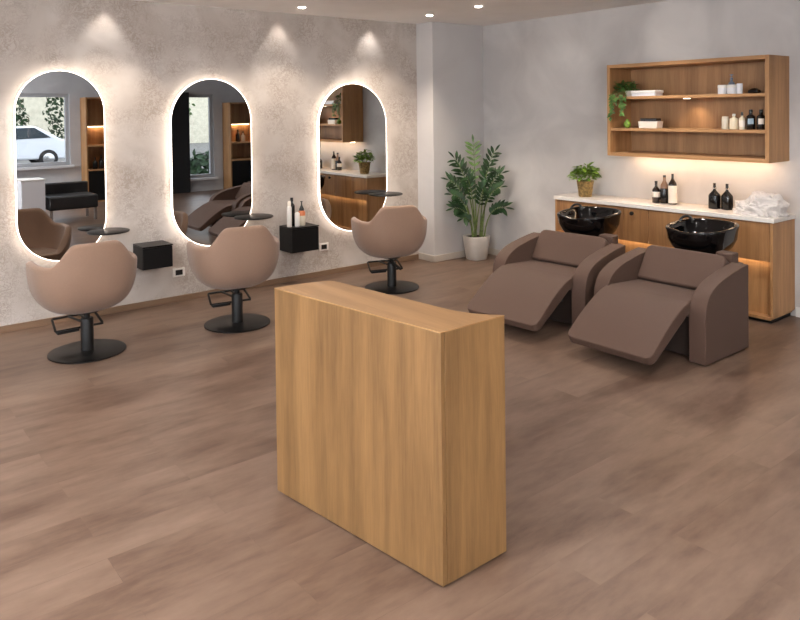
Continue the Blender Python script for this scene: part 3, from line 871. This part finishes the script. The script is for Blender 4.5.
for (u0, z0, u1, z1, dp, mm) in fronds:
    foot = P3(u0*1.6 + random.uniform(-.03, .03), .28, random.uniform(-.03, .05))
    ctl = P3(u0 + u1*.22, z0*.75 + z1*.32 + .34*abs(u1), dp*.35); tip = P3(u1*.9, z1 - .02, dp)
    # droop near the tip for side fronds
    pts = [bez(foot, ctl, tip, t/16) for t in range(17)]
    tube(st, pts, .011, 7, taper=.0025)
    if mm == 'leaf_mid': tube(fo[mm], [p + (dep*.004) for p in pts[7:]], .006, 6, taper=.003)
    n = 8
    for k in range(n):
        t = .50 + .50*k/(n-1)
        p = bez(foot, ctl, tip, t); d = (bez(foot, ctl, tip, min(1, t+.02)) - bez(foot, ctl, tip, t-.02)).normalized()
        facing = (dep*.8 + Vector((0, 0, .7))).normalized()
        side = d.cross(facing).normalized()
        ln = .138*(.55 + .45*math.sin(PI*min(1, .15 + .8*(1-(k/(n-1))*.8)))) * (1.0 if z1 < 1.4 else .88)
        if k == n-1:
            leaf(fo[mm], p, d, facing, ln, .03, .1); continue
        for sg in (-1, 1):
            dd = (d*.75 + side*sg*.85 + Vector((0, 0, random.uniform(-.1, .1)))).normalized()
            leaf(fo[mm], p, dd, facing + side*random.uniform(-.3, .3), ln*random.uniform(.9, 1.1), .040, random.uniform(.08, .3))
obj('stems', st, 'stem', tp, smooth=True)
obj('foliage', fo['leaf_dark'], 'leaf_dark', tp, smooth=True)
young = obj('young_frond', fo['leaf_mid'], 'leaf_mid', tp, smooth=True); young['label'] = 'paler green upright young frond at the top'

# ------------------------------------------------------------------ things on the wall shelf
z1_, z2_ = 1.8545, 1.5555
tr = thing('trailing_plant', 'trailing green plant hanging off the left end of the upper shelf board', 'plant', (6.07, -2.50, z1_))
bm = BM(); random.seed(5)
lathe(bm, [(0, 0), (.045, 0), (.06, .05), (.055, .055), (0, .05)], 20); obj('pot', bm, 'pot_white', tp if False else tr, smooth=True)
bm = BM(); sm = BM()
for i in range(150):
    y = random.uniform(-.03, .13); x = random.uniform(-.10, .08)
    z = .05 + .075*random.random() + .01
    leaf(bm, (x, y, z), (random.uniform(-1, .6), random.uniform(-1, 1), random.uniform(-.3, .6)), (random.uniform(-.5, .2), 0, 1), random.uniform(.035, .055), .026, .3)
for s_, (y0, ln) in enumerate(((.125, .24), (.10, .17), (.065, .09), (.03, .12), (.01, .19), (-.015, .20), (-.03, .12), (.11, .11), (.05, .07))):
    x0 = -.145 - .012*(s_ % 3)
    pts = [Vector((-.05, y0, .06)), Vector((-.11, y0, .055)), Vector((x0, y0, .02))] + [Vector((x0 + .008*math.sin(k*1.3+s_), y0 + .012*math.sin(k+s_), .02 - ln*k/8)) for k in range(1, 9)]
    tube(sm, pts, .0022, 5)
    for k in range(int(ln*120)):
        t = random.random(); q = pts[2].lerp(pts[-1], t)
        leaf(bm, q, (random.uniform(-1, .1), random.uniform(-1, 1), random.uniform(-1, 0)), (-1, 0, .4), random.uniform(.022, .036), .017, .3)
obj('foliage', bm, 'leaf_mid', tr, smooth=True); obj('stems', sm, 'stem', tr, smooth=True)
gv = thing('bud_vase', 'small round green vase below the trailing plant on the lower board', 'vase', (5.995, -2.502, z2_))
bm = BM(); lathe(bm, [(0, 0), (.018, 0), (.032, .02), (.034, .04), (.022, .062), (.012, .075), (.015, .085), (.010, .085), (0, .07)], 24); obj('body', bm, 'leaf_bright', gv, smooth=True)
bm = BM(); bx(bm, -.065, .065, -.122, .122, 0, .026); t = thing('white_tray', 'flat white two-tier box on the upper board beside the trailing plant', 'box', (6.02, -2.70, z1_))
obj('lower_box', bm, 'jar_white', t, bevel=.003)
bm = BM(); bx(bm, -.07, .07, -.127, .127, .0265, .052); obj('lid', bm, 'plastic_white', t, bevel=.004)
t = thing('planter_box', 'white oblong box with dark top on the lower shelf board', 'box', (6.05, -2.715, z2_))
bm = BM(); prism(bm, [(-.092, 0), (.092, 0), (.102, .064), (-.102, .064)], -.05, .05, 'x'); obj('box_body', bm, 'label_white', t, bevel=.004)
bm = BM(); bx(bm, -.042, .042, -.085, .085, .0645, .092); obj('dark_fill', bm, 'bottle_black', t, bevel=.006)
G = 'white jars on the upper shelf board'
def jar(label, y, r, h, x=6.02):
    t = thing('cosmetic_jar', label, 'jar', (x, y, z1_), 0, G)
    bm = BM(); lathe(bm, [(0, 0), (r*.95, 0), (r, .004), (r, h*.66), (r*.98, h*.67), (0, h*.67)], 28); obj('body', bm, 'jar_white', t, smooth=True)
    bm = BM(); lathe(bm, [(0, h*.672), (r*1.04, h*.672), (r*1.05, h*.7), (r*1.05, h*.96), (r, h), (0, h)], 28); obj('lid', bm, 'plastic_white', t, smooth=True)
jar('round white lidded jar, leftmost on the upper shelf board', -3.423, .037, .078)
jar('round white lidded jar, second from left on the upper shelf board', -3.503, .037, .078)
bottle('white_tub', 'narrow white tub right of the lidded jars on the upper board', (6.03, -3.565, z1_), [('body', 'jar_white', [(0, 0), (.023, 0), (.024, .003), (.024, .082), (.022, .086), (0, .086)])], None, 'tub')
bottle('pump_dispenser', 'bluish grey pump bottle behind the white jars', (6.13, -3.445, z1_), [('body', 'jar_grey', body_prof(.026, .09, .01, .125)), ('pump', 'jar_grey', [(0, .1255), (.013, .1255), (.013, .14), (.005, .142), (.005, .16), (.014, .162), (.014, .17), (0, .171)])])
bm = BM(); lathe(bm, [(0, 0), (.03, 0), (.045, .008), (.04, .028), (.018, .042), (0, .045)], 20); bmesh.ops.scale(bm, vec=(.8, 1.2, 1), verts=bm.verts)
tag(obj('stone_paperweight', bm, 'bottle_black', None, (6.07, -3.668, z1_), smooth=True), 'small dark rounded lump at the right end of the upper board', 'ornament')
bottle('glass_jar', 'clear pale glass jar, leftmost in the row on the lower board', (6.05, -3.43, z2_), [('body', 'bottle_clear', [(0, 0), (.028, 0), (.029, .003), (.029, .095), (.027, .1), (0, .1)]), ('lid', 'bottle_cream', [(0, .1005), (.026, .1005), (.026, .108), (0, .109)])], None, 'jar')
bottle('lotion_bottle', 'stout cream bottle next to the clear jar on the lower board', (6.05, -3.505, z2_), [('body', 'bottle_cream', body_prof(.034, .085, .011, .112)), ('cap', 'plastic_white', [(0, .1125), (.013, .1125), (.013, .13), (0, .131)])])
bottle('serum_bottle', 'slim cream bottle beside the black bottles on the lower board', (6.05, -3.575, z2_), [('body', 'bottle_cream', body_prof(.024, .09, .010, .115)), ('label', 'label_white', label_prof(.024, .02, .075)), ('cap', 'plastic_black', [(0, .1155), (.011, .1155), (.009, .145), (0, .146)])])
for y, lab, bl in ((-3.648, 'black bottle with pale blue round label, left of the black pair', 'label_blue'), (-3.733, 'black bottle with white label nearest the shelf side panel', 'label_white')):
    bottle('shampoo_bottle', lab, (6.05, y, z2_), [('body', 'bottle_black', body_prof(.034, .105, .014, .14)), ('cap', 'plastic_black', [(0, .1405), (.016, .1405), (.014, .165), (0, .167)])], 'black bottles on the lower shelf board')
    o = COL.objects[-1]; t = [x for x in COL.objects if x.get('label') == lab][0]
    bm = BM(); n = 10
    # label curved round the front of the body
    va = []; vb = []
    for k in range(n+1):
        a = PI + math.radians(25) + (k/n-.5)*math.radians(75); r = .0352
        va.append(bm.verts.new((r*math.cos(a), r*math.sin(a), .045))); vb.append(bm.verts.new((r*math.cos(a), r*math.sin(a), .092)))
    for k in range(n): bm.faces.new([va[k], va[k+1], vb[k+1], vb[k]])
    sol = obj('label', bm, bl, t, smooth=True)

# ------------------------------------------------------------------ downlights
def downlight(label, x, y):
    t = thing('ceiling_downlight', label, 'ceiling light', (x, y, HC), 0, 'ceiling downlights')
    bm = BM(); lathe(bm, [(.036, -.001), (.05, -.001), (.052, -.004), (.046, -.007), (.036, -.005)], 32); obj('trim_ring', bm, 'lamp_trim', t, smooth=True)
    bm = BM(); lathe(bm, [(0, -.018), (.028, -.015), (.034, -.010), (.035, -.001), (0, -.001)], 32); obj('lens', bm, 'lamp', t, smooth=True)
downlight('round ceiling downlight close to the stucco wall, above the black bottle drawer', 3.654, -.483)
downlight('round ceiling downlight in front of the white corner pillar, near the stucco wall', 5.074, -.719)
downlight('round ceiling downlight above the plant corner, farthest right in the photo', 5.036, -1.49)

def spot(x, y, power, size=100, blend=.6, color=(1, .94, .88), radius=.05, tilt=(0, 0)):
    l = bpy.data.lights.new('ceiling_spot', 'SPOT'); l.energy = power; l.spot_size = math.radians(size); l.spot_blend = blend
    l.color = color; l.shadow_soft_size = radius
    o = bpy.data.objects.new('ceiling_spot', l); COL.objects.link(o); o.location = (x, y, HC-.03); o.rotation_euler = (tilt[0], tilt[1], 0)
    return o
WASH = 34
SIDE_FILL, FILL = 38, 118
for x in (.3, 1.95, 3.66, 4.80):
    spot(x, -.10, 4.6, 82, .6, radius=.035)
    spot(x, -.55, WASH, 105, .6, color=(1, .86, .72))
spot(5.05, -.72, 34, 85, color=(1, .84, .66)); spot(5.036, -1.49, 44, 100, color=(1, .84, .66))
def gimbal(loc, aim, power, size):
    o = spot(loc[0], loc[1], power, size, .9, (1, .93, .86), .03)
    d = Vector(aim) - o.location; o.rotation_euler = d.to_track_quat('-Z', 'Y').to_euler()
gimbal((5.036, -1.49), (6.3, -1.50, 2.05), 9, 44)
gimbal((5.0, -2.9), (6.3, -2.85, 2.40), 7, 40)
GEN = 44  # unseen ceiling spots; some added to brighten the lounge in the mirrors
for x, y in ((-1.5, -2.6), (.6, -2.6), (2.6, -2.6), (-1.5, -5.2), (.6, -5.2), (3.3, -5.2), (4.9, -3.0), (5.0, -4.6), (2.0, -7.5), (4.6, -7.4), (7.2, -7.2)):
    spot(x, y, GEN, 130, .8, radius=.12)
spot(5.45, -3.0, 30, 90, .5)
# shelf puck lamp
l = bpy.data.lights.new('puck_lamp', 'SPOT'); l.energy = 1.6; l.spot_size = math.radians(105); l.spot_blend = .7; l.color = (1, .78, .52); l.shadow_soft_size = .03
o = bpy.data.objects.new('puck_lamp', l); COL.objects.link(o); o.location = (6.17, -3.05, 1.81); o.rotation_euler = (0, math.radians(-14), 0)

# ------------------------------------------------------------------ what the mirrors show behind the camera
# white block counter and black bench near the window
t = thing('side_counter', 'small white block counter reflected in the leftmost mirror', 'counter', (2.62, -6.35, 0))
bm = BM(); bx(bm, -.17, .17, -.22, .22, 0, .70); obj('block', bm, 'jar_white', t, bevel=.004)
bm = BM(); bx(bm, -.18, .18, -.23, .23, .7005, .72); obj('counter_top', bm, 'plastic_white', t, bevel=.003)
t = thing('waiting_bench', 'black upholstered bench reflected in the leftmost mirror', 'bench', (3.20, -6.40, 0))
bm = BM(); bx(bm, -.36, .40, -.28, .28, .20, .42); obj('seat', bm, 'sofa_black', t, bevel=.03)
bm = BM(); bx(bm, -.36, .40, -.38, -.285, .20, .60); obj('backrest', bm, 'sofa_black', t, bevel=.03)
for x in (-.32, .36):
    for y in (-.24, .24):
        bm = BM(); bx(bm, x-.02, x+.02, y-.02, y+.02, 0, .199); obj('leg', bm, 'steel', t)
# oak units by the front wall
def unit(label, x0, x1, y0, y1, h, zs, vd=None):
    t = thing('display_unit', label, 'shelf unit', (x0, y0, 0), 0)
    w, d = x1-x0, y1-y0
    for a in (0, w-.03): 
        bm = BM(); bx(bm, a, a+.03, 0, d, 0, h); obj('side_panel', bm, 'cab_z', t)
    bm = BM(); bx(bm, .03, w-.03, 0, .02, 0, h); obj('back_panel', bm, 'cab_z', t)
    for z in zs:
        bm = BM(); bx(bm, .03, w-.03, .021, d, z, z+.03); obj('shelf_board', bm, 'cab_y', t)
    if vd:
        bm = BM(); bx(bm, vd, vd+.03, .021, d-.01, zs[2]+.0305, zs[3]-.0005); obj('divider', bm, 'cab_z', t)
    bm = BM(); bx(bm, .03, w-.03, d-.02, d-.001, .0305, zs[1]-.0005); obj('door', bm, 'black_box', t)
    bm = BM(); bx(bm, .10, w-.10, .06, .08, zs[3]-.012, zs[3]-.002); obj('light_strip', bm, 'led_strip', t)
    return t
unit('tall narrow oak display unit reflected in the leftmost mirror', 4.10, 4.75, YF+.01, YF+.41, 2.08, (.0, .62, 1.10, 1.50, 2.05))
unit('wide oak display unit reflected in the middle mirror', 7.16, 8.45, YF+.01, YF+.41, 1.97, (.0, .66, 1.05, 1.48, 1.94), .62)
G = 'bottles in the display units'
for x, y, z, h, lab, mm in ((4.30, YF+.25, .6505, .2, 'black bottle on the narrow display unit, left one', 'bottle_black'), (4.42, YF+.25, .6505, .24, 'black bottle on the narrow display unit, right one', 'bottle_brown'),
                        (7.42, YF+.25, 1.0805, .24, 'dark bottle on the wide display unit, middle board', 'bottle_brown'), (7.55, YF+.25, 1.0805, .2, 'cream bottle on the wide display unit, middle board', 'bottle_cream')):
    bottle('display_bottle', lab, (x, y, z), [('body', mm, body_prof(.045, h*.6, .014, h)), ('cap', 'plastic_black', [(0, h+.0005), (.016, h+.0005), (.016, h+.03), (0, h+.03)])], G)
tag(box_obj('pillar_panel', 'curtain', None, 5.62, 6.34, YF+.005, YF+.12, 0, 2.2, bevel=.01), 'tall black panel beside the window reflected in the middle mirror', 'panel')

# outdoors
struct(box_obj('pavement', 'asphalt', None, -30, 40, -50, YF-.2, -.2, -.1))
struct(box_obj('street', 'asphalt', None, -20, XW-.2, YF-.2, 6, -.2, -.1))
car = thing('parked_car', 'white car parked outside the window, seen in the leftmost mirror', 'car', (4.9, -22.0, -.1))
side = [(-2.1, .30), (-2.15, .62), (-2.0, .86), (-1.2, .98), (-.55, 1.42), (.95, 1.46), (1.75, 1.0), (2.05, .9), (2.12, .55), (2.08, .28)]
bm = BM(); prism(bm, side, -.85, .85, 'y'); obj('car_body', bm, 'car_paint', car, bevel=.07, seg=4)
bm = BM()
for pane in ([(-1.02, 1.0), (-.48, 1.36), (.18, 1.39), (.18, 1.0)], [(.24, 1.0), (.24, 1.39), (.9, 1.4), (1.45, 1.04)]): 
    prism(bm, pane, .84, .862, 'y')
obj('side_windows', bm, 'car_glass', car)
for x in (-1.35, 1.35):
    for y in (-.72, .72):
        bm = BM(); lathe(bm, [(0, -.1), (.29, -.1), (.31, -.08), (.31, .08), (.29, .1), (.2, .11), (0, .11)], 28)
        bmesh.ops.rotate(bm, verts=bm.verts, cent=(0, 0, 0), matrix=Matrix.Rotation(-PI/2, 3, 'X'))
        w_ = obj('wheel', bm, 'tyre', car, loc=(x, y + (.06 if y > 0 else -.06), .31), smooth=True)
        bm = BM(); lathe(bm, [(0, .112), (.19, .112), (.17, .122), (0, .124)], 20); bmesh.ops.rotate(bm, verts=bm.verts, cent=(0, 0, 0), matrix=Matrix.Rotation(-PI/2, 3, 'X'))
        obj('hub_cap', bm, 'steel', w_, smooth=True)
def bush(label, x, y, rx, rz, z0, mm, n=700, trunk=0):
    t = thing('street_tree' if trunk else 'street_shrub', label, 'tree' if trunk else 'shrub', (x, y, -.1), 0, 'greenery across the street')
    bm = BM()
    for i in range(n):
        v = Vector((random.gauss(0, 1), random.gauss(0, 1), random.gauss(0, 1))).normalized()*random.uniform(.75, 1.0)
        p = Vector((v.x*rx, v.y*rx*.7, z0 + rz + v.z*rz))
        leaf(bm, p, (random.uniform(-1, 1), random.uniform(-1, 1), random.uniform(-1, .6)), v, .22, .13, .2)
    obj('foliage', bm, mm, t)
    bm = BM(); tube(bm, [(0, 0, 0), (0.03, 0, z0*.5 + .3), (0, 0, z0 + rz)], .10 if trunk else .05, 8); obj('trunk', bm, 'bark', t, smooth=True)
bush('dark green street tree behind the parked car, left one', 4.4, -29, 1.9, 2.1, .3, 'leaf_mid', 900, 1)
bush('street tree behind the parked car, middle one', 9.6, -29.0, 1.8, 1.8, .2, 'leaf_dark', 800, 1)
bush('small dark street tree left of the parked car', 5.6, -27.0, 1.2, 1.5, .2, 'leaf_dark', 700, 1)
bush('street tree behind the low shrub on its left', 12.0, -26.0, 1.5, 1.6, .5, 'leaf_mid', 800, 1)
bush('low shrub outside the window seen in the middle mirror', 8.0, -11.5, .7, .42, .0, 'leaf_dark', 500)
bush('street tree behind the low shrub on its right', 16.5, -25, 1.5, 1.4, 1.2, 'leaf_mid', 800, 1)
tag(box_obj('house', 'facade', None, -14, 30, -42, -36, -.1, 7), 'cream coloured building across the street, seen through the windows', 'building')

# ------------------------------------------------------------------ daylight and added fill lamps
w = bpy.data.worlds.new('sky'); S.world = w; w.use_nodes = True
bg = w.node_tree.nodes['Background']
sky = w.node_tree.nodes.new('ShaderNodeTexSky'); sky.sky_type = 'HOSEK_WILKIE'; sky.sun_direction = (-.5, .55, .55); sky.turbidity = 5
mixc = w.node_tree.nodes.new('ShaderNodeMixRGB'); mixc.inputs['Fac'].default_value = .55; mixc.inputs['Color2'].default_value = (.9, .95, 1, 1)
w.node_tree.links.new(sky.outputs['Color'], mixc.inputs['Color1']); w.node_tree.links.new(mixc.outputs['Color'], bg.inputs['Color'])
bg.inputs['Strength'].default_value = 4.0
def portal(loc, rot, sx, sy):
    l = bpy.data.lights.new('window_portal', 'AREA'); l.shape = 'RECTANGLE'; l.size = sx; l.size_y = sy; l.cycles.is_portal = True
    o = bpy.data.objects.new('window_portal', l); COL.objects.link(o); o.location = loc; o.rotation_euler = rot
def side_fill(loc, rot, sx, sy, power):   # area lamp added just inside the unseen shop window as soft fill
    l = bpy.data.lights.new('window_fill', 'AREA'); l.shape = 'RECTANGLE'; l.size = sx; l.size_y = sy; l.energy = power; l.color = (.92, .96, 1)
    o = bpy.data.objects.new('window_fill', l); COL.objects.link(o); o.location = loc; o.rotation_euler = rot
side_fill((XW+.02, (W3[0]+W3[1])/2, (W3[2]+W3[3])/2), (0, -PI/2, 0), W3[3]-W3[2], W3[1]-W3[0], SIDE_FILL)
for x, y in ((-1.6, -7.7), (-.8, -4.3), (.9, -7.9)):  # unseen point lamps without fixtures, added to lift the ceiling and walls
    l = bpy.data.lights.new('fill_lamp', 'POINT'); l.energy = FILL; l.shadow_soft_size = .18; l.color = (.97, .98, 1)
    o = bpy.data.objects.new('fill_lamp', l); COL.objects.link(o); o.location = (x, y, 2.42)
portal(((W1[0]+W1[1])/2, YF-.02, (W1[2]+W1[3])/2), (PI/2, 0, 0), W1[1]-W1[0], W1[3]-W1[2])
portal(((W2[0]+W2[1])/2, YF-.02, (W2[2]+W2[3])/2), (PI/2, 0, 0), W2[1]-W2[0], W2[3]-W2[2])

# ------------------------------------------------------------------ view
S.view_settings.view_transform = 'Standard'; S.view_settings.look = 'None'; S.view_settings.gamma = 1; S.view_settings.use_curve_mapping = False
S.view_settings.exposure = 0.82
S.cycles.use_denoising = True
S.cycles.max_bounces = 8; S.cycles.diffuse_bounces = 4; S.cycles.glossy_bounces = 4; S.cycles.transparent_max_bounces = 8
S.cycles.sample_clamp_indirect = 6; S.cycles.caustics_reflective = False; S.cycles.caustics_refractive = False
